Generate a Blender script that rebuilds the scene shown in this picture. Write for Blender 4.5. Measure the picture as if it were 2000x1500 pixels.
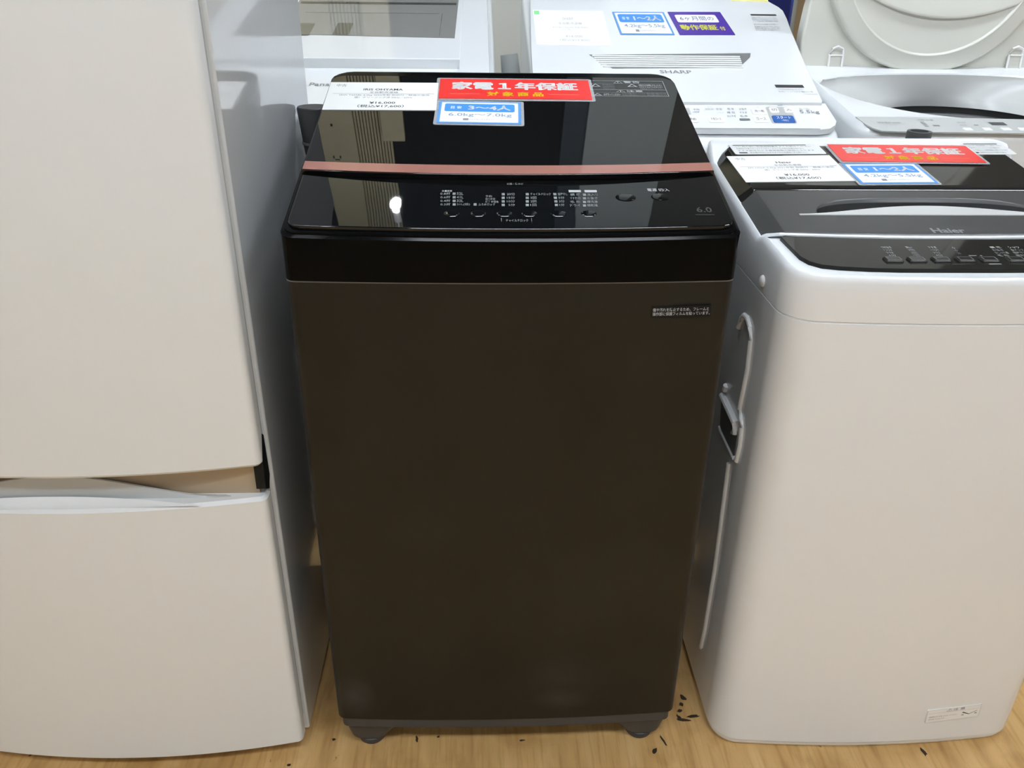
import bpy, bmesh, math, random
from mathutils import Vector, Matrix
random.seed(7)
scn = bpy.context.scene
col = scn.collection
for o in list(bpy.data.objects):
    bpy.data.objects.remove(o)

# ------------------------------------------------------------------ camera
CAM = Vector((-0.0381, -0.9643, 1.1938))
F = 1620.0
def _d(px, py):
    return Vector((px - 1000.0, py - 750.0, F))
_dn = _d(960, 3894).normalized()
_vx = _d(933, -693)
_rt = _dn.cross(_vx).normalized()
if _rt.x < 0: _rt = -_rt
_up = -_dn
_fw = _up.cross(_rt).normalized()
if _fw.z < 0: _fw = -_fw
# rows: world axes expressed in camera axes (x right, y down, z forward)
def ray(px, py):
    v = _d(px, py)
    return Vector((_rt.dot(v), _fw.dot(v), _up.dot(v)))
cam_r = ray(1001, 750) - ray(1000, 750)
cam_d = ray(1000, 751) - ray(1000, 750)
cam_f = ray(1000, 750)
cd = bpy.data.cameras.new('camera'); cam = bpy.data.objects.new('camera', cd); col.objects.link(cam)
R3 = Matrix((cam_r.normalized(), -cam_d.normalized(), -cam_f.normalized())).transposed()
cam.matrix_world = Matrix.Translation(CAM) @ R3.to_4x4()
cd.sensor_width = 36.0; cd.lens = 36.0 * F / 2000.0; cd.clip_start = 0.05; cd.clip_end = 60
scn.camera = cam

# ------------------------------------------------------------------ world, lights, exposure
scn.view_settings.view_transform = 'Standard'; scn.view_settings.look = 'None'
scn.view_settings.gamma = 1.0; scn.view_settings.use_curve_mapping = False
scn.view_settings.exposure = 0.0
w = bpy.data.worlds.new('world'); scn.world = w; w.use_nodes = True
w.node_tree.nodes['Background'].inputs[0].default_value = (1, .97, .92, 1)
w.node_tree.nodes['Background'].inputs[1].default_value = 0.3
TUBE = 96.0      # radiance of the fluorescent tubes
CEIL = 4.2        # black open ceiling
HANG = 3.3        # height of the battens hung below it

# ------------------------------------------------------------------ planes
class Plane:
    """a work plane: origin, u (to the right), v (away / up) and normal"""
    def __init__(s, o, u, v):
        s.o = Vector(o); s.u = Vector(u).normalized(); s.v = Vector(v).normalized()
        s.n = s.u.cross(s.v).normalized(); s.v = s.n.cross(s.u)
    def at(s, a, b, h=0.0): return s.o + s.u * a + s.v * b + s.n * h
    def px(s, x, y):
        r = ray(x, y); t = (s.o - CAM).dot(s.n) / r.dot(s.n); p = CAM + r * t - s.o
        return p.dot(s.u), p.dot(s.v)
    def lift(s, h): return Plane(s.o + s.n * h, s.u, s.v)
def slope_plane(y0, z0, k): return Plane((0, y0, z0), (1, 0, 0), (0, 1, k))
def card_plane(pl, tl, bl, br):
    """frame of a rectangular card lying on pl from three of its corners in the picture; returns plane, width, height"""
    q = [pl.at(*pl.px(*c)) for c in (tl, bl, br)]
    P = Plane(q[1], q[2] - q[1], q[0] - q[1])
    return P, (q[2] - q[1]).length, (q[0] - q[1]).dot(P.v)

# ------------------------------------------------------------------ materials
def mat(name, rgb, rough=.4, metal=0., spec=.5, coat=0., alpha=1., trans=0., emit=None, es=0., ior=1.5):
    m = bpy.data.materials.new(name); m.use_nodes = True
    b = m.node_tree.nodes['Principled BSDF']
    b.inputs['Base Color'].default_value = (*rgb, 1); b.inputs['Roughness'].default_value = rough
    b.inputs['Metallic'].default_value = metal; b.inputs['Specular IOR Level'].default_value = spec
    b.inputs['Coat Weight'].default_value = coat; b.inputs['Coat Roughness'].default_value = .03
    b.inputs['Alpha'].default_value = alpha; b.inputs['Transmission Weight'].default_value = trans
    b.inputs['IOR'].default_value = ior
    if emit:
        b.inputs['Emission Color'].default_value = (*emit, 1); b.inputs['Emission Strength'].default_value = es
    return m
def add_noise(m, scale, amt, stretch=(1, 1, 1), rgb2=None, detail=3, bump=0.):
    """mottle a material: noise between its colour and rgb2, and/or noise bump"""
    nt = m.node_tree; b = nt.nodes['Principled BSDF']
    tc = nt.nodes.new('ShaderNodeTexCoord'); mp = nt.nodes.new('ShaderNodeMapping'); nz = nt.nodes.new('ShaderNodeTexNoise')
    mp.inputs['Scale'].default_value = stretch; nz.inputs['Scale'].default_value = scale; nz.inputs['Detail'].default_value = detail
    nt.links.new(tc.outputs['Object'], mp.inputs[0]); nt.links.new(mp.outputs[0], nz.inputs['Vector'])
    if rgb2:
        r = nt.nodes.new('ShaderNodeValToRGB'); r.color_ramp.elements[0].position = .5 - amt; r.color_ramp.elements[1].position = .5 + amt
        r.color_ramp.elements[0].color = b.inputs['Base Color'].default_value; r.color_ramp.elements[1].color = (*rgb2, 1)
        nt.links.new(nz.outputs[0], r.inputs[0]); nt.links.new(r.outputs[0], b.inputs['Base Color'])
    if bump:
        bp = nt.nodes.new('ShaderNodeBump'); bp.inputs['Strength'].default_value = bump; bp.inputs['Distance'].default_value = .01
        nt.links.new(nz.outputs[0], bp.inputs['Height']); nt.links.new(bp.outputs[0], b.inputs['Normal'])
    return m
def dust(m, spots):
    """pale dusty smears on a front panel: (x, z, half width, half height, strength)"""
    nt = m.node_tree; b = nt.nodes['Principled BSDF']; src = b.inputs['Base Color'].links[0].from_socket
    tc = nt.nodes.new('ShaderNodeTexCoord'); nz = nt.nodes.new('ShaderNodeTexNoise'); nz.inputs['Scale'].default_value = 30; nz.inputs['Detail'].default_value = 4
    nt.links.new(tc.outputs['Object'], nz.inputs['Vector'])
    for x, z, a, h, k in spots:
        mp = nt.nodes.new('ShaderNodeMapping'); mp.inputs['Location'].default_value = (-x / a, 0, -z / h); mp.inputs['Scale'].default_value = (1 / a, 0, 1 / h)
        gr = nt.nodes.new('ShaderNodeTexGradient'); gr.gradient_type = 'SPHERICAL'; mu = nt.nodes.new('ShaderNodeMath'); mu.operation = 'MULTIPLY'
        mx = nt.nodes.new('ShaderNodeMix'); mx.data_type = 'RGBA'; mx.blend_type = 'ADD'; mx.inputs[7].default_value = (k * 2, k * 2, k * 2, 1)
        nt.links.new(tc.outputs['Object'], mp.inputs[0]); nt.links.new(mp.outputs[0], gr.inputs[0])
        nt.links.new(gr.outputs['Fac'], mu.inputs[0]); nt.links.new(nz.outputs[0], mu.inputs[1])
        nt.links.new(mu.outputs[0], mx.inputs[0]); nt.links.new(src, mx.inputs[6]); src = mx.outputs[2]
    nt.links.new(src, b.inputs['Base Color'])
M = {}
M['white'] = mat('white_enamel', (.79, .81, .82), .22, coat=.3)
M['white_side'] = add_noise(mat('white_steel', (.66, .68, .68), .10, coat=.6), 90, 0, bump=.012)
M['white_satin'] = mat('white_satin', (.77, .79, .79), .38)
M['white_plastic'] = mat('white_plastic', (.84, .84, .83), .3)
M['cream'] = mat('cream_plastic', (.66, .66, .60), .28, coat=.2)
M['grey_panel'] = mat('grey_panel', (.50, .51, .50), .35)
M['light_grey'] = mat('light_grey_plastic', (.45, .46, .45), .35)
M['mid_grey'] = mat('mid_grey_plastic', (.16, .165, .165), .45)
M['dark_grey'] = mat('dark_grey_plastic', (.055, .058, .06), .5)
M['hose'] = mat('dark_hose_rubber', (.05, .052, .055), .5)
M['grey_hose'] = mat('grey_hose_rubber', (.26, .27, .26), .5)
M['black_glass'] = mat('black_glass', (.004, .004, .004), .015, spec=.5)
M['black_film'] = add_noise(mat('black_filmed_panel', (.004, .0045, .005), .02), 9, 0, bump=.035, detail=1)
M['black_gloss'] = mat('black_gloss_plastic', (.0022, .0023, .0024), .14, spec=.05)
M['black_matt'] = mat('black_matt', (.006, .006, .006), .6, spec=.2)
M['brown_steel'] = add_noise(mat('dark_brown_steel', (.0068, .0058, .0040), .40, spec=.28), 7, .25, rgb2=(.0105, .0095, .0071))
dust(M['brown_steel'], ((-.243, .135, .035, .05, .022), (.085, .125, .05, .028, .014), (.09, .17, .07, .06, .008)))
M['base_grey'] = mat('charcoal_base', (.042, .042, .042), .5)
M['copper'] = mat('copper_stripe', (.32, .145, .115), .03)
M['dark_film'] = mat('smoked_plastic', (.014, .0135, .012), .06, spec=.35)
M['handle_grey'] = mat('graphite_plastic', (.048, .048, .047), .36)
M['silver'] = mat('silver_paint', (.56, .56, .55), .3)
M['print'] = mat('white_print', (.40, .41, .41), .5)
M['print_dim_glint'] = mat('dim_grey_print_glint', (.17, .18, .18), .5)
M['print_faint'] = mat('faint_print', (.03, .03, .03), .4)
M['ink'] = mat('black_ink', (.03, .03, .03), .6)
M['ink_grey'] = mat('grey_ink', (.22, .22, .22), .6)
M['ink_pale'] = mat('pale_ink', (.5, .5, .5), .6)
M['paper'] = mat('white_paper', (.86, .86, .84), .5)
M['label_grey'] = mat('label_white', (.74, .75, .74), .4)
M['red'] = mat('red_card', (.72, .035, .03), .3)
M['orange'] = mat('orange_ink', (.85, .22, .12), .5)
M['yellow'] = mat('yellow_ink', (.90, .62, .01), .5)
M['pale_yellow'] = mat('pale_yellow_card', (.86, .80, .30), .5)
M['yellow_green'] = mat('yellow_lettering', (.86, .86, .12), .5)
M['blue'] = mat('blue_ink', (.055, .27, .70), .4)
M['blue_frame'] = mat('blue_frame', (.10, .30, .66), .4)
M['blue_text'] = mat('slate_blue_ink', (.22, .30, .42), .5)
M['purple'] = mat('purple_card', (.065, .025, .30), .35)
M['purple_text'] = mat('navy_ink', (.06, .05, .2), .5)
M['button_blue'] = mat('blue_button', (.02, .10, .36), .35)
M['green'] = mat('green_tag', (.25, .72, .28), .5)
M['sleeve'] = mat('clear_sleeve', (.75, .77, .78), .12, alpha=.35)
M['navy'] = mat('navy_board', (.010, .014, .095), .35)
M['navy_edge'] = mat('navy_board_edge', (.035, .05, .20), .35)
M['cardboard'] = add_noise(mat('brown_cardboard', (.40, .27, .14), .7), 6, .3, rgb2=(.33, .215, .105))
M['beige'] = mat('beige_plastic', (.38, .30, .21), .4)
M['smoke_glass'] = mat('smoked_window', (.24, .24, .225), .03)
M['window_patch'] = mat('window_patch', (.12, .12, .10), .04)
M['panel_black'] = mat('button_panel_black', (.013, .0125, .011), .06, spec=.12)
M['window_dark'] = mat('dark_window_edge', (.05, .05, .045), .1)
M['steel_rim'] = mat('tub_ring', (.18, .18, .175), .3)
M['tub_dark'] = mat('tub_dark', (.015, .015, .015), .5)
M['wall_dark'] = mat('wall_black', (.006, .006, .007), .8, spec=.05)
M['ceiling_dark'] = mat('ceiling_black', (.012, .012, .013), .8, spec=.05)
M['wall_pale'] = mat('wall_greige', (.50, .50, .45), .7)
M['wall_white'] = mat('wall_white', (.72, .71, .68), .7)
M['wall_brown'] = mat('wall_brown', (.05, .042, .028), .7)
M['tan_board'] = mat('tan_board', (.42, .37, .23), .7)
M['pillar_grey'] = mat('pillar_grey', (.33, .355, .345), .7)
M['teal_dark'] = mat('dark_teal_strip', (.02, .032, .04), .7)
M['tube'] = mat('fluorescent_tube', (1, 1, 1), .5, emit=(.845, .912, .99), es=TUBE)
M['bulb'] = mat('lamp_glass', (1, 1, 1), .5, emit=(.95, .98, 1), es=90.)
M['lamp_metal'] = mat('lamp_metal', (.75, .75, .74), .4)

# ------------------------------------------------------------------ mesh builder
class MB:
    def __init__(s): s.v = []; s.f = []; s.m = []; s.mats = []
    def mi(s, m):
        if m not in s.mats: s.mats.append(m)
        return s.mats.index(m)
    def add(s, vs, fs, m):
        o = len(s.v); k = s.mi(m); s.v += [Vector(p) for p in vs]
        for f in fs: s.f.append([i + o for i in f]); s.m.append(k)
    def loft(s, rings, m, cap0=True, cap1=True, sym=False, ms=None):
        n = len(rings[0]); vs = [p for r in rings for p in r]; fs = []
        for j in range(len(rings) - 1):
            for i in range(n):
                i2 = (i + 1) % n
                fs.append((j * n + i, j * n + i2, (j + 1) * n + i2, (j + 1) * n + i))
        def cap(b, rev):
            if sym:                      # ring = right half front->back then left half back->front: join mirrored pairs
                h = n // 2; out = []
                for i in range(h - 1):
                    q = (b + i, b + i + 1, b + n - 2 - i, b + n - 1 - i); out.append(q[::-1] if rev else q)
                return out
            q = tuple(range(b, b + n)); return [q[::-1] if rev else q]
        if cap0: fs += cap(0, True)
        if cap1: fs += cap((len(rings) - 1) * n, False)
        s.add(vs, fs, m)
    def slab(s, P, poly, h0, h1, m, bev=0.0, steps=2):
        """prism of a 2D outline (counter-clockwise) on plane P between heights, rounded at its top rim"""
        rings = [[P.at(a, b, h0) for a, b in poly]]
        if bev:
            for k in range(steps + 1):
                t = k / steps * math.pi / 2
                q = inset(poly, bev * (1 - math.cos(t)))
                rings.append([P.at(a, b, h1 - bev + bev * math.sin(t)) for a, b in q])
        else: rings.append([P.at(a, b, h1) for a, b in poly])
        s.loft(rings, m)
    def rect(s, P, u0, v0, u1, v1, m, h=0.0, r=0.0):
        poly = rrect(u0, v0, u1, v1, r) if r else [(u0, v0), (u1, v0), (u1, v1), (u0, v1)]
        s.add([P.at(a, b, h) for a, b in poly], [tuple(range(len(poly)))], m)
    def quadpx(s, P, pts, m, h=0.0):
        s.add([P.at(*P.px(*p), h) for p in pts], [tuple(range(len(pts)))], m)
    def frame(s, P, u0, v0, u1, v1, t, m, h=0.0):
        s.rect(P, u0, v0, u1, v0 + t, m, h); s.rect(P, u0, v1 - t, u1, v1, m, h)
        s.rect(P, u0, v0 + t, u0 + t, v1 - t, m, h); s.rect(P, u1 - t, v0 + t, u1, v1 - t, m, h)
    def text(s, P, txt, u0, v0, u1, v1, m, h=0.0, bold=0.0, shear=0.0):
        """lettering stretched to fill the box"""
        vs, fs, (x0, y0, x1, y1) = glyphs(txt, min(bold, .011))
        if bold >= .02:
            n = len(vs); b = (bold - .005)
            vs = [(x + dx, y + dy) for dx, dy in ((-b, 0), (b, 0), (0, -b * .7), (0, b * .7)) for x, y in vs]
            fs = [[i + q * n for i in f] for q in range(4) for f in fs]
            x0 -= b; x1 += b; y0 -= b * .7; y1 += b * .7
        kx = (u1 - u0) / (x1 - x0); ky = (v1 - v0) / (y1 - y0)
        s.add([P.at(u0 + (x - x0) * kx + shear * (y - y0) * ky, v0 + (y - y0) * ky, h) for x, y in vs], fs, m)
    def textpx(s, P, txt, xl, xr, yb, yt, m, h=0.0003, bold=0.0):
        a = P.px(xl, yb); b = P.px(xr, yb); t = P.px((xl + xr) / 2, yt)
        s.text(P, txt, a[0], (a[1] + b[1]) / 2, b[0], t[1], m, h, bold)
    def rectpx(s, P, xl, xr, yb, yt, m, h=0.0003, r=0.0):
        a = P.px(xl, yb); b = P.px(xr, yb); t = P.px((xl + xr) / 2, yt)
        s.rect(P, a[0], (a[1] + b[1]) / 2, b[0], t[1], m, h, r)
    def box(s, x0, y0, z0, x1, y1, z1, m):
        P = Plane((0, 0, 0), (1, 0, 0), (0, 1, 0)); s.slab(P, [(x0, y0), (x1, y0), (x1, y1), (x0, y1)], z0, z1, m)
    def tube(s, pts, rad, m, n=16):
        pts = [Vector(p) for p in pts]; rings = []
        rr = rad if isinstance(rad, (list, tuple)) else [rad] * len(pts)
        for i, p in enumerate(pts):
            d = (pts[min(i + 1, len(pts) - 1)] - pts[max(i - 1, 0)])
            d = d.normalized() if d.length > 1e-9 else Vector((0, 0, 1))
            a = d.cross(Vector((0, .3, 1)) if abs(d.z) < .9 else Vector((1, 0, 0))).normalized(); b = d.cross(a)
            rings.append([p + (a * math.cos(2 * math.pi * k / n) + b * math.sin(2 * math.pi * k / n)) * rr[i] for k in range(n)])
        s.loft(rings, m)
    def lathe(s, c, prof, m, n=32, axis=None, cap0=True, cap1=True):
        """prof: (radius, height) along the axis plane normal"""
        P = axis or Plane(c, (1, 0, 0), (0, 1, 0))
        s.loft([[P.at(r * math.cos(2 * math.pi * k / n), r * math.sin(2 * math.pi * k / n), h) for k in range(n)] for r, h in prof], m, cap0, cap1)
    def build(s, name, parent=None, angle=35, smooth=True, bevel=0.0):
        me = bpy.data.meshes.new(name); me.from_pydata([tuple(p) for p in s.v], [], s.f)
        for m in s.mats: me.materials.append(M[m])
        me.polygons.foreach_set('material_index', s.m)
        bm = bmesh.new(); bm.from_mesh(me); bmesh.ops.recalc_face_normals(bm, faces=bm.faces); bm.to_mesh(me); bm.free()
        me.update()
        if smooth:
            me.polygons.foreach_set('use_smooth', [True] * len(me.polygons)); me.set_sharp_from_angle(angle=math.radians(angle))
        o = bpy.data.objects.new(name, me); col.objects.link(o)
        if parent:
            o.parent = parent; o.matrix_parent_inverse = parent_world(parent).inverted()
        if smooth:
            wn = o.modifiers.new('weighted_normal', 'WEIGHTED_NORMAL'); wn.mode = 'FACE_AREA'; wn.keep_sharp = True; wn.weight = 90
        if bevel:
            b = o.modifiers.new('bevel', 'BEVEL'); b.width = bevel; b.segments = 2; b.limit_method = 'ANGLE'
        return o
def parent_world(o):
    m = o.matrix_basis.copy()
    return parent_world(o.parent) @ o.matrix_parent_inverse @ m if o.parent else m
def inset(poly, d):
    n = len(poly); out = []
    for i in range(n):
        p0, p1, p2 = Vector(poly[i - 1]), Vector(poly[i]), Vector(poly[(i + 1) % n])
        a = (p1 - p0).normalized(); b = (p2 - p1).normalized()
        na = Vector((-a.y, a.x)); nb = Vector((-b.y, b.x)); k = na + nb
        k = k / max(.3, (1 + na.dot(nb))); q = p1 + k * d; out.append((q.x, q.y))
    return out
def rrect(u0, v0, u1, v1, r, n=5):
    out = []
    for cx, cy, a in ((u1 - r, v0 + r, -90), (u1 - r, v1 - r, 0), (u0 + r, v1 - r, 90), (u0 + r, v0 + r, 180)):
        for k in range(n + 1):
            t = math.radians(a + 90 * k / n); out.append((cx + r * math.cos(t), cy + r * math.sin(t)))
    return out
_G = {}
def glyphs(txt, bold=0.0):
    k = (txt, bold)
    if k not in _G:
        c = bpy.data.curves.new('lettering', 'FONT'); c.body = txt; c.resolution_u = 2; c.offset = bold
        o = bpy.data.objects.new('lettering', c); col.objects.link(o)
        me = bpy.data.meshes.new_from_object(o.evaluated_get(bpy.context.evaluated_depsgraph_get()))
        vs = [(p.co.x, p.co.y) for p in me.vertices]; fs = [tuple(f.vertices) for f in me.polygons]
        bpy.data.objects.remove(o); bpy.data.curves.remove(c); bpy.data.meshes.remove(me)
        _G[k] = (vs, fs, (min(x for x, y in vs), min(y for x, y in vs), max(x for x, y in vs), max(y for x, y in vs)))
    return _G[k]
def half(w, y0, y1, r, bow=0., rb=.006, ys=(), nf=8, nc=7, nb=1):
    """right half of a plan outline, front centre to back centre; the front bows towards -y"""
    out = []
    for i in range(nf + 1):
        x = (w - r) * i / nf; out.append((x, y0 - bow * (1 - (x / w) ** 2)))
    yc = y0 - bow * (1 - ((w - r) / w) ** 2) + r
    for k in range(1, nc + 1):
        t = math.pi / 2 * k / nc; out.append((w - r + r * math.sin(t), yc - r * math.cos(t)))
    for y in ys: out.append((w, y))
    for k in range(0, 5):
        t = math.pi / 2 * k / 4; out.append((w - rb + rb * math.cos(t), y1 - rb + rb * math.sin(t)))
    for i in range(1, nb + 1): out.append(((w - rb) * (1 - i / nb), y1))
    return out
def ring(cx, hp, zf):
    z = zf if callable(zf) else (lambda y: zf)
    return [Vector((cx + x, y, z(y))) for x, y in hp] + [Vector((cx - x, y, z(y))) for x, y in reversed(hp)]
def empty(name, loc, label, cat, group=None):
    o = bpy.data.objects.new(name, None); col.objects.link(o); o.location = loc
    o.empty_display_size = .05
    tag(o, label, cat, group); return o
def tag(o, label, cat=None, group=None):
    o['label'] = label
    if cat: o['category'] = cat
    if group: o['group'] = group
    return o
def struct(o): o['kind'] = 'structure'; return o

# ------------------------------------------------------------------ setting
def build_setting():
    # floor: brown wood-pattern vinyl
    m = bpy.data.materials.new('wood_vinyl'); m.use_nodes = True; nt = m.node_tree; b = nt.nodes['Principled BSDF']
    tc = nt.nodes.new('ShaderNodeTexCoord')
    def noise(scale, stretch, detail, rot=0.):
        mp = nt.nodes.new('ShaderNodeMapping'); mp.inputs['Scale'].default_value = stretch; mp.inputs['Rotation'].default_value = (0, 0, rot)
        nz = nt.nodes.new('ShaderNodeTexNoise'); nz.inputs['Scale'].default_value = scale; nz.inputs['Detail'].default_value = detail
        nt.links.new(tc.outputs['Object'], mp.inputs[0]); nt.links.new(mp.outputs[0], nz.inputs['Vector']); return nz.outputs[0]
    def ramp(fac, stops):
        r = nt.nodes.new('ShaderNodeValToRGB'); e = r.color_ramp.elements
        e[0].position, e[0].color = stops[0][0], (*stops[0][1], 1); e[1].position, e[1].color = stops[-1][0], (*stops[-1][1], 1)
        for p, c in stops[1:-1]: e.new(p).color = (*c, 1)
        nt.links.new(fac, r.inputs[0]); return r.outputs[0]
    def mul(a, c, f=1.):
        x = nt.nodes.new('ShaderNodeMix'); x.data_type = 'RGBA'; x.blend_type = 'MULTIPLY'; x.inputs[0].default_value = f
        nt.links.new(a, x.inputs[6]); nt.links.new(c, x.inputs[7]); return x.outputs[2]
    base = ramp(noise(5, (5, .9, 1), 4, .12), [(.28, (.50, .29, .105)), (.5, (.66, .405, .155)), (.72, (.76, .50, .215))])
    grain = ramp(noise(26, (5, .35, 1), 5, .12), [(.34, (.85, .80, .72)), (.50, (1, 1, 1)), (1, (1, 1, 1))])
    spots = ramp(noise(55, (1, .8, 1), 2), [(.22, (.25, .18, .1)), (.275, (1, 1, 1)), (1, (1, 1, 1))])
    smut = ramp(noise(9, (1, 1, 1), 5), [(.30, (.72, .66, .55)), (.48, (1, 1, 1)), (1, (1, 1, 1))])
    c = mul(mul(mul(base, grain), spots), smut)
    nt.links.new(c, b.inputs['Base Color']); b.inputs['Roughness'].default_value = .42
    M['wood_vinyl'] = m
    f = MB(); f.add([(-3.5, -4, 0), (4.5, -4, 0), (4.5, 4.2, 0), (-3.5, 4.2, 0)], [(0, 1, 2, 3)], 'wood_vinyl')
    G = Plane((0, 0, .0006), (1, 0, 0), (0, 1, 0))
    M['stain'] = mat('black_stain', (.035, .022, .010), .6)
    def blot(px, py, a, bq, rot, n=11):
        cu, cv = G.px(px, py); pts = []
        for k in range(n):
            t = 2 * math.pi * k / n; rr = 1 + random.uniform(-.35, .35); x = a * math.cos(t) * rr; y = bq * math.sin(t) * rr
            pts.append(G.at(cu + x * math.cos(rot) - y * math.sin(rot), cv + x * math.sin(rot) + y * math.cos(rot)))
        f.add(pts, [tuple(range(n))], 'stain')
    for q in ((1296, 1447, .0022, .014, .35), (1650, 1435, .010, .006, .2), (652, 1444, .003, .003, 0), (1334, 1362, .005, .007, .3), (1331, 1376, .004, .004, 0),
              (1328, 1388, .005, .003, .5), (1335, 1406, .011, .003, -.2), (1325, 1400, .003, .007, .5), (1354, 1399, .011, .003, .2), (1540, 1440, .003, .003, 0),
              (814, 1443, .002, .006, .2), (856, 1439, .003, .003, 0), (1020, 1446, .006, .002, .2), (1803, 1468, .003, .010, .25), (565, 1494, .003, .003, 0), (1279, 1466, .003, .006, -.5)):
        blot(*q)
    struct(f.build('floor', smooth=False))
    f = MB(); f.box(-3.5, -4, CEIL, 4.5, 4.2, CEIL + .1, 'ceiling_dark'); struct(f.build('ceiling', smooth=False))
    f = MB(); f.box(-3.6, -4.1, 0, -3.5, 4.2, CEIL, 'wall_white'); struct(f.build('wall_left', smooth=False))
    f = MB(); f.box(4.5, -4.1, 0, 4.6, 4.2, CEIL, 'wall_white'); struct(f.build('wall_right', smooth=False))
    f = MB(); f.box(-3.5, -4.1, 0, 4.5, -4.0, CEIL, 'wall_white'); struct(f.build('wall_front', smooth=False))
    # back wall: pale below, black above, with boards and a pillar fixed to it
    Y = 2.10
    f = MB(); f.box(-3.5, Y, 0, 4.5, Y + .1, 1.45, 'wall_pale'); f.box(-3.5, Y, 1.45, 4.5, Y + .1, CEIL, 'wall_dark')
    struct(f.build('wall_back', smooth=False))
    f = MB(); f.box(-.70, Y - .03, 0, -.555, Y, CEIL, 'tan_board')
    for hx, hz, hw, hh in ((-.645, 2.42, .008, .012), (-.66, 2.585, .006, .014), (-.632, 2.585, .006, .014), (-.646, 2.603, .02, .005)):
        f.box(hx - hw / 2, Y - .031, hz, hx + hw / 2, Y - .02, hz + hh, 'wall_dark')
    struct(f.build('trim_1', smooth=False))
    f = MB(); x = -.553                                   # fluted tan sheet
    while x < -.41:
        f.tube([(x + .004, Y - .014, 0), (x + .004, Y - .014, CEIL)], .0052, 'tan_board', 8); x += .0125
    struct(f.build('trim_2', smooth=True))
    f = MB(); f.box(-.44, Y - .05, 0, -.35, Y - .02, 2.49, 'tan_board'); struct(f.build('trim_3', smooth=False))
    f = MB(); f.box(.395, Y - .06, 0, .735, Y, CEIL, 'pillar_grey'); struct(f.build('trim_4', smooth=False))
    f = MB(); f.box(.30, Y - .04, 0, .394, Y, CEIL, 'teal_dark'); struct(f.build('trim_5', smooth=False))
    f = MB(); f.box(.736, Y - .04, 1.45, 2.6, Y, CEIL, 'wall_brown'); struct(f.build('trim_6', smooth=False))
    f = MB(); f.box(-1.6, Y - .04, 0, -.76, Y, CEIL, 'pillar_grey'); struct(f.build('trim_7', smooth=False))

def build_lamps():
    """double-tube fluorescent battens under the ceiling, and one small bulb"""
    spots = [(-1.3, .35), (.25, .55), (1.95, .65), (-1.1, -1.9), (.5, -1.7), (2.1, -1.9)]
    words = ['over the refrigerator', 'over the dark washer', 'over the open washer', 'behind the camera, over the left side', 'behind the camera, over the middle', 'behind the camera, over the right side']
    for (x, y), wd in zip(spots, words):
        r = empty('ceiling_light', (x, y, HANG), 'white double tube fluorescent batten hung ' + wd, 'ceiling light', 'fluorescent battens')
        m = MB(); m.box(x - .62, y - .09, HANG - .05, x + .62, y + .09, HANG, 'lamp_metal'); m.build('housing', r, bevel=.008)
        for dx in (-.4, .4):
            m = MB(); m.tube([(x + dx, y, HANG - .01), (x + dx, y, CEIL)], .004, 'lamp_metal', 8); m.build('hanging_rod', r)
        for dy in (-.055, .055):
            m = MB(); m.tube([(x - .6, y + dy, HANG - .075), (x + .6, y + dy, HANG - .075)], .016, 'tube', 12); m.build('tube', r)
    q = Vector((-.385, 1.80, 2.60))
    r = empty('pendant_lamp', (q.x, q.y, CEIL), 'small bare bulb hanging from a cord in front of the black wall', 'lamp')
    m = MB(); m.tube([(q.x, q.y, CEIL), (q.x, q.y, q.z + .07)], .004, 'lamp_metal', 8); m.build('cord', r)
    m = MB(); m.tube([q + Vector((0, 0, .08)), q + Vector((0, 0, .03))], .016, 'lamp_metal'); m.build('socket', r)
    m = MB(); m.lathe(q, [(.004, -.018), (.014, -.014), (.0225, -.004), (.0225, .004), (.014, .013), (.007, .018), (.007, .031)], 'bulb'); m.build('bulb', r)

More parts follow.
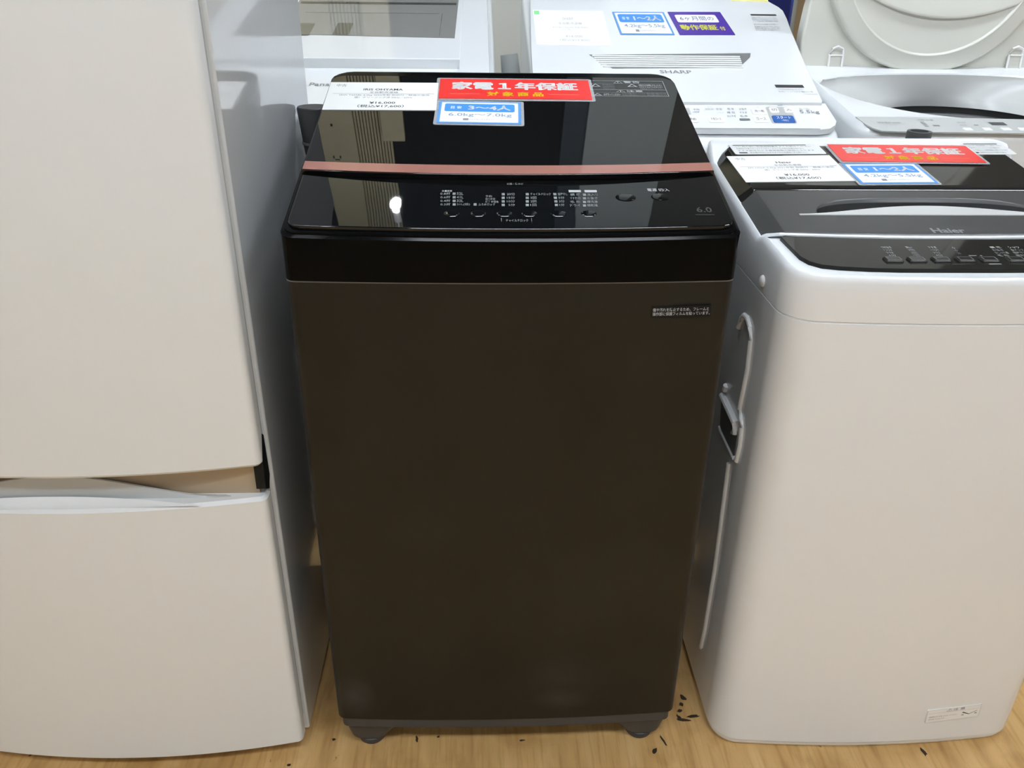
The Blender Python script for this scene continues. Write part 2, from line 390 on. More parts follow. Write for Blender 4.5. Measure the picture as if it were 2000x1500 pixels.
# ------------------------------------------------------------------ refrigerator
def build_fridge():
    r = empty('refrigerator', (-.602, .28, 0), 'tall white two-door refrigerator with bowed doors beside the dark washer', 'refrigerator')
    cx = -.604; hw = .265
    m = MB(); h = half(.2665, .042, .56, .004, rb=.008)
    m.loft([ring(cx, h, .014), ring(cx, h, 1.395)], 'white_side', sym=True); m.build('cabinet', r)
    m = MB(); h = half(.260, .02, .06, .003)
    m.loft([ring(cx, h, .05), ring(cx, h, 1.39)], 'light_grey', sym=True); m.build('door_gasket', r)
    def door(name, z0, z1, top_cut=False):
        m = MB(); h = half(hw, 0.0, .024, .010, .026, rb=.003, nf=14)
        hi = half(hw - .004, .004, .022, .008, .026, rb=.003, nf=14)
        m.loft([ring(cx, hi, z0), ring(cx, h, z0 + .005), ring(cx, h, z1 - .005), ring(cx, hi, z1)], 'white_satin', sym=True)
        return m
    door('upper_door', .571, 1.385).build('upper_door', r)
    low = door('lower_door', .027, .521).build('lower_door', r)
    # rail between the doors, seen through the gap
    m = MB(); m.box(cx - .26, .012, .515, cx + .254, .03, .578, 'beige'); tag(m.build('cross_rail', r), 'beige rail between the doors')
    # scooped hand grip along the top of the lower door
    P = Plane((cx - .02, 0, .5205), (1, 0, 0), (0, 1, 0))
    m = MB(); n = 24; L = .212
    rows = []
    for i in range(n + 1):
        t = -1 + 2 * i / n; x = t * L - .012; k = max(0., 1 - t * t)
        yf = -.0215 + .004 * (1 - k); wv = .019 * k
        rows.append([P.at(x, yf, .0006), P.at(x, yf + wv * .35, .0006 + .0012 * k), P.at(x, yf + wv, .0006 + .007 * k)])
    fs = []
    for i in range(n):
        for j in range(2): fs.append((i * 3 + j, (i + 1) * 3 + j, (i + 1) * 3 + j + 1, i * 3 + j + 1))
    m.add([p for q in rows for p in q], fs, 'white_plastic'); m.build('hand_grip', low)
    m = MB(); rows = []
    for i in range(n + 1):
        t = -1 + 2 * i / n; x = t * .235; k = .5 + .5 * math.cos(math.pi * t)
        rows.append([P.at(x, .0005 + .001 * k, .0), P.at(x, .003, .0005 + .036 * k), P.at(x, .006, .0005 + .036 * k), P.at(x, .011, 0)])
    fs = []
    for i in range(n):
        for j in range(3): fs.append((i * 4 + j, (i + 1) * 4 + j, (i + 1) * 4 + j + 1, i * 4 + j + 1))
    m.add([p for q in rows for p in q], fs, 'grey_panel'); m.build('grip_lip', low)
    m = MB(); S = Plane((-.3398, 0, 0), (0, 1, 0), (0, 0, 1))
    m.slab(S, [(.004, .533), (.02, .523), (.030, .54), (.028, .606), (.021, .612), (.006, .572)], -.012, .0012, 'black_matt')
    tag(m.build('hinge_recess', r), 'black hinge recess between the doors')

# ------------------------------------------------------------------ the dark washer in the middle
K = math.tan(math.radians(14.4036))
LID = slope_plane(0, .905, K)
def arc_poly(u, s0, s1, b0, b1, r0=.0, r1=.0, n=16):
    """outline with bowed front and back edges (b>0 bows the edge towards the viewer), rounded corners"""
    pts = []
    def corner(cx, cy, r, a):
        return [(cx + r * math.cos(math.radians(a + 90 * k / 6)), cy + r * math.sin(math.radians(a + 90 * k / 6))) for k in range(7)]
    for i in range(n + 1):
        x = -(u - r0) + 2 * (u - r0) * i / n; pts.append((x, s0 - b0 * (1 - (x / u) ** 2)))
    if r0: pts += corner(u - r0, s0 + r0, r0, -90)[1:]
    else: pts.append((u, s0)) if abs(pts[-1][0] - u) > 1e-6 else None
    if r1: pts += corner(u - r1, s1 - r1, r1, 0)[:-1]
    for i in range(n + 1):
        x = (u - r1) - 2 * (u - r1) * i / n; pts.append((x, s1 - b1 * (1 - (x / u) ** 2)))
    if r1: pts += corner(-(u - r1), s1 - r1, r1, 90)[1:]
    if r0: pts += corner(-(u - r0), s0 + r0, r0, 180)[:-1]
    return pts
def build_dark_washer():
    r = empty('washing_machine', (0, .25, 0), 'dark brown washing machine with black glass lid and copper stripe', 'washing machine')
    m = MB(); h = half(.2775, 0, .49, .014, .009)
    hi = half(.2755, .002, .488, .012, .009)
    m.loft([ring(0, hi, .081), ring(0, h, .084), ring(0, h, .8385)], 'brown_steel', sym=True); m.build('cabinet', r)
    m = MB(); h = half(.2778, -.0008, .49, .014, .009); m.loft([ring(0, h, .8385), ring(0, h, .8405)], 'mid_grey', sym=True); m.build('trim_line', r)
    # base with corner housings and feet
    m = MB(); h = half(.272, .003, .485, .012, .009); m.loft([ring(0, h, .062), ring(0, h, .082)], 'base_grey', sym=True)
    for sx in (-1, 1):
        for yy, s in ((.045, -1), (.44, 1)):
            P = Plane((sx * .232, yy, .02), (1, 0, 0), (0, 1, 0))
            m.loft([[P.at(a, b, 0) for a, b in rrect(-.032, -.032, .032, .03, .02)], [P.at(a, b, .043) for a, b in rrect(-.038 if sx < 0 else -.06, -.038, .038 if sx > 0 else .06, .038, .012)]], 'base_grey')
    m.build('base', r)
    for sx in (-1, 1):
        for yy in (.038, .44):
            m = MB(); m.lathe((sx * .230, yy, 0), [(.021, 0), (.023, .003), (.023, .012), (.020, .014), (.015, .022)], 'base_grey', 24); m.build('foot', r)
    # glossy black top band and frame
    m = MB(); ys = (.13,)
    h0 = half(.2782, -.002, .492, .016, .0095, ys=ys, rb=.03); h1 = half(.2782, -.002, .492, .016, .0095, ys=ys, rb=.03); h2 = half(.2740, .003, .485, .016, .0095, ys=ys, rb=.03)
    h3 = half(.2690, .009, .480, .014, .0095, ys=ys, rb=.03)
    zf = lambda off: (lambda y: .905 + K * y + off)
    m.loft([ring(0, h0, .8405), ring(0, h1, zf(-.0095)), ring(0, h2, zf(-.008)), ring(0, h2, zf(-.006)), ring(0, h3, zf(-.005))], 'black_gloss', sym=True)
    m.build('top_frame', r, angle=25)
    # control panel
    m = MB(); pts = arc_poly(.2705, .008, .136, .009, .030, .016, 0)
    m.slab(LID, pts, -.006, .0, 'black_film', bev=.0025)
    L0 = LID
    def t(s, xl, xr, yb, yt, mm='print', bold=.01): m.textpx(L0, s, xl, xr, yb, yt, mm, .0003, bold)
    t('水量目安', 863, 883, 375, 371.5)
    for i, (a, b) in enumerate((('0.8杯', '52L'), ('0.6杯', '41L'), ('0.4杯', '32L'), ('0.3杯', '21L(低)'))):
        y = 381 + 7 * i; t(a, 860, 880, y, y - 5, 'print_dim_glint'); m.rectpx(L0, 884, 890, y, y - 4.5, 'print_dim_glint'); t(b, 892, 905 if i < 3 else 918, y, y - 5, 'print_dim_glint')
    m.rectpx(L0, 925, 931, 402, 397.5, 'print_dim_glint'); t('ふろ水ロック', 934, 967, 402, 397, 'print_dim_glint')
    for i, s in enumerate(('予約', '残り時間', '終了 時間後')): t(s, 948, (961, 967, 974)[i], 386 + 5.4 * i, 381.5 + 5.4 * i, 'print_dim_glint')
    for i, s in enumerate(('20分', '15分', '10分', '5分')):
        y = 382 + 7 * i; m.rectpx(L0, 980, 986, y, y - 4.5, 'print_dim_glint'); t(s, 990 + (3 if i == 3 else 0), 1006, y, y - 5, 'print_dim_glint')
    for i, s in enumerate(('チャイルドロック', '3回', '2回', '1回')):
        y = 382 + 7 * i; m.rectpx(L0, 1027, 1033, y, y - 4.5, 'print_dim_glint'); t(s, 1036, 1076 if i == 0 else 1048, y, y - 5, 'print_dim_glint')
    for i, s in enumerate(('部屋干し', '5分', '3分', '1分')):
        y = 382 + 7 * i; m.rectpx(L0, 1081 + i, 1087 + i, y, y - 4.5, 'print_dim_glint'); t(s, 1090 + i, 1109 if i == 0 else 1103, y, y - 5, 'print_dim_glint')
    m.rectpx(L0, 1111, 1135, 376, 371.5, 'print'); m.rectpx(L0, 1142, 1166, 376, 371.5, 'print')
    for i, (a, b) in enumerate((('標 準', '念入り'), ('すすぎ1回', 'お急ぎ'), ('毛 布', '槽洗浄'), ('ドライ', '槽乾燥'))):
        y = 383 + 7 * i; t(a, 1114, 1134, y, y - 5, 'print_dim_glint'); m.rectpx(L0, 1139, 1145, y, y - 4.5, 'print_dim_glint'); t(b, 1147, 1168, y, y - 5, 'print_dim_glint')
    for s, a, b in (('水 位', 871, 893), ('予 約', 923, 945), ('洗 い', 973, 996), ('すすぎ', 1022, 1046), ('脱 水', 1080, 1103), ('コース', 1138, 1163)):
        t(s, a, b, 421, 414.5, 'print')
    t('チャイルドロック', 988, 1032, 433.5, 428.5, 'print_dim_glint')
    for xx in (979, 1038): m.rectpx(L0, xx, xx + .8, 433, 426, 'print_dim_glint')
    t('スタート', 1208, 1236, 384.5, 380.5, 'print_dim_glint'); t('一時停止', 1212, 1238, 391, 386, 'print_dim_glint')
    t('電源 切/入', 1265, 1308, 374, 368.5, 'print')
    t('⏻', 1282, 1299, 391, 379, 'print', 0)
    t('6.0', 1362, 1392, 415, 405, 'print_faint'); m.rectpx(L0, 1358, 1396, 420.5, 419.3, 'print_faint')
    cp = m.build('control_panel', r)
    def dome(px, py, a, b, hgt=.0011):
        cu, cv = LID.px(px, py); mm = MB(); rings = []
        for k in range(5):
            q = k / 4 * math.pi / 2
            rings.append([LID.at(cu + a * math.cos(q) * math.cos(2 * math.pi * i / 24), cv + b * math.cos(q) * math.sin(2 * math.pi * i / 24), -.0004 + hgt * math.sin(q)) for i in range(24)])
        mm.loft(rings[:-1] + [rings[-1]], 'black_film', cap0=False, cap1=False); mm.build('button', cp, angle=60)
    for px in (882, 934, 985, 1034, 1091, 1150): dome(px, 417, .0105, .008)
    dome(1222, 386, .014, .011); dome(1290, 385, .013, .010)
    # small printing on the black edge under the lid
    m = MB(); Q = LID.lift(-.0046)
    m.textpx(Q, '抗菌・防カビ', 990, 1022, 361.5, 357.5, 'print_dim_glint', .0002, .01); m.build('printed_line', r)
    # lid
    m = MB(); pts = arc_poly(.2725, .142, .461, .012, 0, 0, .022)
    m.slab(LID, pts, -.0045, .0030, 'black_glass', bev=.0015); lid = m.build('lid', r)
    LT = LID.lift(.0030)
    m = MB(); a = [p for p in arc_poly(.2715, .1435, .1655, .012, .0105)]
    m.slab(LT, a, -.0005, .0004, 'copper'); tag(m.build('copper_stripe', lid), 'copper pink stripe along the front edge of the lid')
    m = MB()                                                # white printed warnings at the back right of the lid
    u0, s0 = LT.px(1156, 188); u1, s1 = LT.px(1306, 187); s1 = LT.px(1294, 159)[1]; mid = s0 + (s1 - s0) * .40
    m.frame(LT, u0, s0, u1, s1, .0008, 'print', .0004); m.rect(LT, u0, mid, u1, mid + .0007, 'print', .0004)
    hh = s1 - s0
    um = (u0 + u1) / 2 - .008
    m.rect(LT, u0, s1 - hh * .19, u1, s1 - hh * .18, 'print_dim_glint', .0004); m.rect(LT, u0, mid - hh * .17, u1, mid - hh * .16, 'print_dim_glint', .0004)
    m.text(LT, '⚠警告', um - .012, s1 - hh * .17, um + .03, s1 - hh * .02, 'print', .0005, .011)
    m.text(LT, '⚠注意', um - .012, mid - hh * .155, um + .03, mid - hh * .02, 'print', .0005, .011)
    m.text(LT, '△', u0 + .002, mid + hh * .2, u0 + .018, mid + hh * .4, 'print', .0005, .01); m.text(LT, '△', um + .008, mid + hh * .2, um + .024, mid + hh * .4, 'print', .0005, .01)
    warn = ('回転中は洗濯槽に手を入れない', 'けがをするおそれがあります', '子供を近づけないでください')
    for i, s in enumerate(warn):
        v = mid + hh * (.27 - .12 * i)
        m.text(LT, s, u0 + .021, v, um - .012, v + hh * .09, 'print_dim_glint', .0005); m.text(LT, s[::1], um + .027, v, u1 - .004, v + hh * .09, 'print' if i < 2 else 'print_dim_glint', .0005, .01)
    m.text(LT, '△', u0 + .003, s0 + hh * .04, u0 + .016, s0 + hh * .18, 'print', .0005, .01); m.text(LT, '必ず守ってください', u0 + .019, s0 + hh * .05, u0 + .045, s0 + hh * .17, 'print', .0005, .01)
    for i in range(2):
        v = s0 + hh * (.035 + .095 * i); m.text(LT, '防水性の衣類は洗わないでください 異常な振動の原因になります', u0 + .048, v, u1 - .003, v + hh * .075, 'print_dim_glint', .0005)
    m.build('warning_label', lid)
    # sticker on the front
    FR = Plane((0, -.0075, 0), (1, 0, 0), (0, 0, 1))
    P, wd, ht = card_plane(Plane((0, -.0055, 0), (1, 0, 0), (0, 0, 1)), (1271, 599), (1271, 620), (1387, 617))
    m = MB(); m.slab(P, [(0, 0), (wd, 0), (wd, ht), (0, ht)], -.003, .0006, 'black_matt')
    m.text(P, '傷や汚れを防止するため、フレームと', wd * .025, ht * .53, wd * .965, ht * .86, 'print', .0008, .011)
    m.text(P, '操作部に保護フィルムを貼っています。', wd * .025, ht * .15, wd * .985, ht * .48, 'print', .0008, .011)
    tag(m.build('film_sticker', r), 'black sticker with two lines of white Japanese text')
    # hose end standing up behind the left rear corner
    m = MB(); hx, hy = -.3065, .45
    m.tube([(hx, hy, .60), (hx, hy, .885)], .019, 'hose'); m.tube([(hx, hy, .885), (hx - .001, hy, .915)], [.021, .024], 'hose')
    m.tube([(hx - .001, hy, .915), (hx - .001, hy, .919)], .0255, 'mid_grey'); m.tube([(hx - .001, hy, .919), (hx - .003, hy, .972), (hx - .003, hy, .974)], [.024, .027, .0255], 'hose')
    m.tube([(hx, hy, .60), (hx + .012, hy + .045, .56), (hx + .05, hy + .06, .55)], .017, 'hose')
    tag(m.build('drain_hose', r), 'dark grey hose end standing behind the left rear corner')

# ------------------------------------------------------------------ cards
def price_card(pl, tl, bl, br, brand, model, label):
    P, w_, h_ = card_plane(pl, tl, bl, br)
    m = MB(); m.slab(P, [(0, 0), (w_, 0), (w_, h_), (0, h_)], 0, .0008, 'paper')
    def t(s, a, b, y0, y1, mm='ink', bold=0.): m.text(P, s, w_ * a, h_ * y0, w_ * b, h_ * y1, mm, .001, bold)
    t('中古', .065, .155, .83, .93, 'ink_grey'); t(brand, *((.32, .68) if len(brand) > 6 else (.42, .57)), .69, .765, 'ink', .01)
    t('全自動洗濯機', .38, .64, .59, .655, 'ink_grey'); t('No.5', .905, .965, .575, .605, 'ink_pale')
    m.rect(P, w_ * .05, h_ * .565, w_ * .97, h_ * .572, 'ink_grey', .001)
    t(model, .115, .925, .485, .55, 'ink_grey'); t('感）クリーニング済 50Hz／60Hz', .255, .775, .405, .465, 'ink_grey')
    t('¥16,000', .40, .63, .195, .285, 'ink', .01); t('（税込¥17,600）', .30, .71, .075, .175, 'ink', .01)
    return tag(m.build('price_card', smooth=False), label, 'price card', 'price cards')
def sleeved(name, P, w_, h_, mrg, label, cat, group, fill):
    r = empty(name, P.at(w_ / 2, h_ / 2), label, cat, group)
    m = MB(); m.slab(P, rrect(-mrg, -mrg, w_ + mrg, h_ + mrg, .004), 0, .0006, 'sleeve'); m.build('clear_sleeve', r, smooth=False)
    m = MB(); fill(m); m.build('card', r, smooth=False)
    return r
def red_card(pl, tl, bl, br, label):
    P, w_, h_ = card_plane(pl, tl, bl, br)
    def fill(m):
        m.slab(P, [(0, 0), (w_, 0), (w_, h_), (0, h_)], .0006, .0012, 'red')
        m.text(P, '家電１年保証', w_ * .08, h_ * .44, w_ * .92, h_ * .84, 'paper', .0014, .04)
        m.text(P, '対 象 商 品', w_ * .315, h_ * .12, w_ * .685, h_ * .34, 'yellow', .0014, .03)
        m.rect(P, w_ * .07, h_ * .215, w_ * .27, h_ * .235, 'orange', .0014); m.rect(P, w_ * .72, h_ * .215, w_ * .92, h_ * .235, 'orange', .0014)
    return sleeved('warranty_card', P, w_, h_, .005, label, 'warranty card', 'red warranty cards', fill)
def blue_card(pl, tl, bl, br, people, weight, label, border='blue_frame', sleeve=True):
    P, w_, h_ = card_plane(pl, tl, bl, br)
    def fill(m):
        m.slab(P, [(0, 0), (w_, 0), (w_, h_), (0, h_)], .0006, .0012, border)
        t = .035 * w_; th = .05 * h_
        m.rect(P, t, th, w_ - t, h_ - th, 'paper', .0013); m.rect(P, w_ * .075, h_ * .52, w_ * .925, h_ * .89, 'blue', .0014, r=.05 * h_)
        m.frame(P, w_ * .12, h_ * .60, w_ * .31, h_ * .81, .004 * w_, 'blue_frame', .0015)
        m.text(P, '目 安', w_ * .15, h_ * .64, w_ * .28, h_ * .77, 'paper', .0015, .01); m.text(P, people, w_ * .36, h_ * .59, w_ * .88, h_ * .83, 'paper', .0015, .035)
        m.text(P, weight, w_ * .13, h_ * .27, w_ * .89, h_ * .45, 'blue_text', .0015, .01)
        m.rect(P, w_ * .31, h_ * .12, w_ * .375, h_ * .21, 'ink_grey', .0015)
        m.text(P, 'トレジャーファクトリー', w_ * .39, h_ * .13, w_ * .69, h_ * .20, 'ink_grey', .0015, .01)
    return sleeved('capacity_card', P, w_, h_, .0045 if sleeve else .0005, label, 'capacity card', 'blue capacity cards', fill)

# ------------------------------------------------------------------ white washer on the right
HL = slope_plane(.13, .857, .1537)
HP = Plane((0, .012, .8485), (1, 0, 0), (0, .118, .0075))
def hz(y): return .8485 + (y - .012) * .0636 if y < .13 else .856 + (y - .13) * .1537
def hr(y):                                               # the rails beside the lid lie lower than the button panel
    return hz(y) - .013 * max(0., min(1., (y - .132) / .028)) * max(0., min(1., (.468 - y) / .03)) + .0085 * max(0., min(1., (y - .440) / .03))
def build_white_washer():
    r = empty('washing_machine', (.613, .25, 0), 'white washing machine with dark grey lid and black button panel, at right', 'washing machine')
    cx, W = .613, .264
    m = MB()
    H = lambda d, r_=.05: half(W - d, .0 + d, .50 - d, max(.004, r_ - d), .016, rb=.03 - min(d, .02), ys=(.126, .134, .16, .3, .43, .44, .455, .465), nf=10)
    m.loft([ring(cx, H(.006), .004), ring(cx, H(.0035), .010), ring(cx, H(.0035), .0135)], 'white', sym=True); m.build('base_rim', r)
    m = MB(); m.loft([ring(cx, H(.004), .0145), ring(cx, H(.001), .017), ring(cx, H(0), .022), ring(cx, H(0), .783)], 'white', sym=True)
    cab = m.build('cabinet', r)
    m = MB(); m.loft([ring(cx, H(.0015), .783), ring(cx, H(.0015), .785), ring(cx, H(0), .786), ring(cx, H(0), lambda y: hr(y) - .020), ring(cx, H(.0012), lambda y: hr(y) - .010),
                      ring(cx, H(.0025), lambda y: hr(y) - .004), ring(cx, H(.006), lambda y: hr(y) - .001), ring(cx, H(.011), lambda y: hr(y) - .004)], 'white', sym=True)
    top = m.build('top_frame', r, angle=50)
    # control panel
    q = [HP.px(*p) for p in ((1524, 464), (1550, 490), (1562, 502), (1580, 512), (1605, 519), (1640, 522.5), (1700, 525.5), (1760, 527))]
    cuc = cx
    right = [(2 * cuc - a, b) for a, b in reversed(q)]
    bk = [HP.px(*p) for p in ((1560, 463.5), (1640, 466), (1740, 468.3), (1800, 468.8))]
    outl = q + [(cuc, q[-1][1] - .001)] + right + [(2 * cuc - a, b) for a, b in bk] + bk[::-1]
    m = MB(); m.slab(HP, outl, -.004, .0012, 'panel_black', bev=.001)
    T = HP.lift(.0012)
    def t(s, xl, xr, yb, yt, mm='print_dim_glint', bold=.01): m.textpx(T, s, xl, xr, yb, yt, mm, .0003, bold)
    cols = [((1723, 1743), ('つけおき', '12分', '9分', '6分')), ((1771, 1788), ('洗い', '3回', '2回', '1回')), ((1815, 1834), ('すすぎ', '10分', '7分', '4分')), ((1862, 1872), ('◇', '◇', '◇◇')),
            ((1936, 1962), ('標 準', 'お急ぎ', 'おしゃれ着', '毛 布')), ((1972, 1998), ('シャツ', '香アップ', '部屋干し', '槽洗浄'))]
    for (a, b), rows in cols:
        for i, s in enumerate(rows):
            y = 485.5 + 5.2 * i + (1 if a == 1862 else 0); dx = 5 * i
            wv = (b - a) * min(1, .45 + .13 * len(s)); t(s, a + dx, a + dx + wv, y, y - 4, 'print' if i == 0 else 'print_dim_glint')
    m.rectpx(T, 1893, 1908, 500.5, 499, 'print_dim_glint'); m.rectpx(T, 1915, 1919, 500.5, 499, 'print_dim_glint')
    m.rectpx(T, 1860, 1888, 517, 516, 'print_faint'); m.rectpx(T, 1933, 1957, 517, 515, 'print_dim_glint')
    cp = m.build('control_panel', r)
    for i, xx in enumerate((1752, 1798, 1846, 1893, 1940, 1993)):
        a = T.px(xx - 20, 513.5); b = T.px(xx + 15, 513.5); tp = T.px(xx - 14, 504)[1]
        mm = MB(); mm.slab(T, rrect(a[0], a[1], b[0], tp, .003), -.0002, .0030, 'dark_film', bev=.0028, steps=4); mm.frame(T, a[0] + .003, a[1] + .003, b[0] - .003, tp - .003, .0006, 'print_dim_glint', .0032); mm.build('button', cp, angle=70)  # grey outline painted on each cap as its bright edge reflection
    # lid: glossy rear plate, graphite front with hand slot
    m = MB(); x0, x1 = .3585, 2 * cx - .3585
    wl = cx - x0
    def strip(prof, ss, mm):                              # loft of outlines running across the lid, from front to back
        rings = [[HL.at(cx + a - math.copysign(dw, a), s_, h + (dh if abs(a) < wl - .015 else 0)) for a, h in prof] for s_, dw, dh in ss]
        n = len(prof); vs = [p for q in rings for p in q]; fs = []
        for j in range(len(ss) - 1):
            for i in range(n - 1): fs.append((j * n + i, j * n + i + 1, (j + 1) * n + i + 1, (j + 1) * n + i))
        for b in (0, (len(ss) - 1) * n): fs.append(tuple(range(b, b + n)))
        m.add(vs, fs, mm)
    prof = [(-wl, -.020), (-wl + .0185, .0018), (-wl + .020, .003), (-wl + .022, .0035), (wl - .022, .0035), (wl - .020, .003), (wl - .0185, .0018), (wl, -.020)]
    strip(prof, [(.1490, 0, -.009), (.1505, 0, -.0062), (.1535, 0, -.0034), (.158, 0, -.0014), (.164, 0, -.0003), (.170, 0, 0), (.318, 0, 0), (.328, .002, 0), (.334, .006, 0), (.338, .014, 0)], 'dark_film')
    lid = m.build('lid', r, angle=50)
    HT = HL.lift(.0035)
    # graphite front piece, with an oval hollow under a silver lip
    m = MB(); g0, g1 = .002, .1475
    nx, ny = 100, 56; rows = []
    sl0 = HL.px(1560, 424); lip = sl0[1]; hw_ = cx - sl0[0]
    lens = lambda x: .028 * max(0., 1 - (x / hw_) ** 2) ** 2.0
    xs = [-wl, -wl + .007, -wl + .014, -wl + .0205] + [-(wl - .022) + 2 * (wl - .022) * i / nx for i in range(nx + 1)] + [wl - .0205, wl - .014, wl - .007, wl]
    J0, J1 = 18, 44                                       # rows below, inside and above the hollow
    for j in range(ny + 1):
        row = []
        for x in xs:
            gf = g0 - .0105 * (1 - (x / wl) ** 2); tt = x / (hw_ * .86)
            lo = lip + lens(x) - .002; kk = max(0., 1 - tt ** 4) ** .5 if abs(tt) < 1 else 0.
            up = max(lo + .004, lip + .004 + .056 * kk)
            s_ = gf + (lo - gf) * j / J0 if j <= J0 else (lo + (up - lo) * (j - J0) / (J1 - J0) if j <= J1 else up + (g1 - up) * (j - J1) / (ny - J1))
            h = .0032 - max(0., min(1., (abs(x) - (wl - .021)) / .021)) * .0225
            if J0 < j < J1: h -= .034 * (1 - (j - J0) / (J1 - J0)) ** .9 * kk
            if j == 0: h -= .003
            row.append(HL.at(cx + x, s_, h))
        rows.append(row)
    vs = [p for q in rows for p in q]; n = len(xs)
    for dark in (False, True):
        m.add(vs, [(j * n + i, j * n + i + 1, (j + 1) * n + i + 1, (j + 1) * n + i) for j in range(ny) for i in range(n - 1) if (J0 <= j < J1 - 3 and abs(xs[i] + xs[i + 1]) / 2 < hw_ * .845) == dark], 'black_matt' if dark else 'handle_grey')  # hollow rows coloured black to stand in for the slot's shade
    b1 = [HL.at(cx - wl, g0, -.016), HL.at(cx + wl, g0, -.016)]
    m.add(rows[0] + [b1[1], b1[0]], [tuple(range(n + 2))], 'handle_grey')
    # brand name
    m.textpx(HT, 'Haier', 1824, 1889, 455.5, 446, 'print', .0004, .025)
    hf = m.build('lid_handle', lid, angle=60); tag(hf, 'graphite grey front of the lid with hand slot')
    m = MB(); rows = []; N = 48
    for i in range(N + 1):
        x = -hw_ + 2 * hw_ * i / N; e_ = lens(x)
        rows.append([HT.at(cx + x, lip - .0015, .0), HT.at(cx + x, lip - .0010, .0012), HT.at(cx + x, lip + .001 + e_ * .5, .0014 + e_ * .02), HT.at(cx + x, lip + .0015 + e_, .0012), HT.at(cx + x, lip + .002 + e_, -.004)])
    m.add([p for q in rows for p in q], [(i * 5 + j, (i + 1) * 5 + j, (i + 1) * 5 + j + 1, i * 5 + j + 1) for i in range(N) for j in range(4)], 'silver')
    tag(m.build('grip_lip', lid), 'silver lip of the hand slot')
    # white notice labels at the back of the lid
    def notice(tl, bl, br, name, parent, lab):
        P, w_, h_ = card_plane(HT, tl, bl, br); m = MB()
        m.slab(P, rrect(0, 0, w_, h_, .004), 0, .0005, 'label_grey'); m.rect(P, w_ * .03, h_ * .06, w_ * .97, h_ * .94, 'label_grey', .0006)
        m.rect(P, w_ * .04, h_ * .83, w_ * .86, h_ * .90, 'ink', .0007)
        rows = ('ご使用の前に取扱説明書をよくお読みください', '洗濯物が片寄らないように入れてください 防水性の衣類は洗わない', 'すすぎ脱水のとき異常振動の原因となります', '脱水槽が完全に止まるまで中の洗濯物に手を触れない')
        for i, s in enumerate(rows):
            v = h_ * (.66 - .19 * i); m.text(P, s, w_ * (.05 if i < 3 else .17), v, w_ * (.90 - .1 * (i % 2)), v + h_ * .12, 'ink_grey', .0007, .01)
        m.rect(P, w_ * .05, h_ * .09, w_ * .14, h_ * .19, 'ink', .0007)
        tag(m.build(name, parent), lab)
    notice((1424, 282), (1437, 302), (1615, 301), 'notice_label', lid, 'white notice label at the left rear')
    notice((1890, 279), (1905, 302), (1987, 302), 'notice_label', lid, 'white notice label at the right rear')
    m = MB(); bl = [Vector((.3595, .160, hr(.160) - .0015)), Vector((.3625, .152, hr(.152) + .0005)), Vector((.370, .143, hr(.143) + .001))] + [HP.at(*HP.px(*p), .0012) for p in ((1523, 459.5), (1560, 460.8), (1640, 463.2), (1740, 465.4), (1800, 466))]; m.tube(bl + [Vector((2 * cx - p.x, p.y, p.z)) for p in reversed(bl)], .0026, 'white', 10); m.build('white_bead', r)
    # side: carrying handle pocket, frame bead and screw cover
    S = Plane((cx - W, 0, 0), (0, -1, 0), (0, 0, 1))       # u runs towards the viewer
    def sp(px, py): return S.px(px, py)
    m = MB()
    pts = [(1444, 640), (1450, 622), (1455, 616), (1462, 622), (1467, 640), (1468, 665), (1462, 720), (1452, 770), (1446, 800), (1450, 818), (1451, 835), (1447, 870), (1440, 900), (1436, 895)]
    m.tube([S.at(*sp(*p), .0005) for p in pts], .0045, 'white_plastic', 10); m.build('side_bead', r)
    m = MB(); m.tube([S.at(*sp(*p), .0005) for p in ((1425, 905), (1418, 960), (1398, 1110), (1378, 1230), (1371, 1262), (1369, 1264))], .0045, 'white_plastic', 10); m.build('side_rib', r)
    m = MB()
    A = [sp(*p) for p in ((1410, 772), (1407, 832), (1434, 893), (1441, 850), (1441, 842), (1414, 775))]
    m.add([S.at(a, b, .0008) for a, b in A], [tuple(range(len(A)))], 'mid_grey')
    m.tube([S.at(*sp(1415, 772), .003), S.at(*sp(1441, 828), .003), S.at(*sp(1438, 846), .003)], .006, 'white_plastic', 10)
    m.tube([S.at(*sp(1407, 833), .002), S.at(*sp(1409, 842), .002), S.at(*sp(1433, 892), .002)], .002, 'white_plastic', 8)
    m.tube([S.at(*sp(1418, 762), .002), S.at(*sp(1421, 753), .002)], .005, 'white_plastic', 8)
    m.build('carry_handle', r)
    c = S.at(*sp(1490, 549)); m = MB(); m.lathe(c, [(.0085, 0), (.0085, .001), (.007, .003), (.004, .004), (.001, .0045)], 'white_plastic', 20, axis=Plane(c, (0, -1, 0), (0, 0, 1))); m.build('screw_cover', r)
    # caution sticker low on the front
    FP = Plane((.72, -.0143, 0), (.08, .0056, 0), (0, 0, 1))
    P, w_, h_ = card_plane(FP, (1811, 1388), (1806, 1412), (1910, 1399))
    m = MB(); m.slab(P, rrect(0, 0, w_, h_, .001), -.004, .0005, 'paper'); m.frame(P, 0, 0, w_, h_, .0005, 'ink_pale', .0007); m.rect(P, 0, h_ * .70, w_ * .98, h_ * .715, 'ink_pale', .0007)
    m.text(P, '⚠注 意', w_ * .36, h_ * .74, w_ * .70, h_ * .95, 'ink_grey', .0007, .01); m.text(P, '運搬時は下に手を入れないでください', w_ * .05, h_ * .38, w_ * .58, h_ * .48, 'ink_grey', .0007); m.text(P, '床を傷つけるおそれ', w_ * .05, h_ * .2, w_ * .35, h_ * .29, 'ink_grey', .0007)
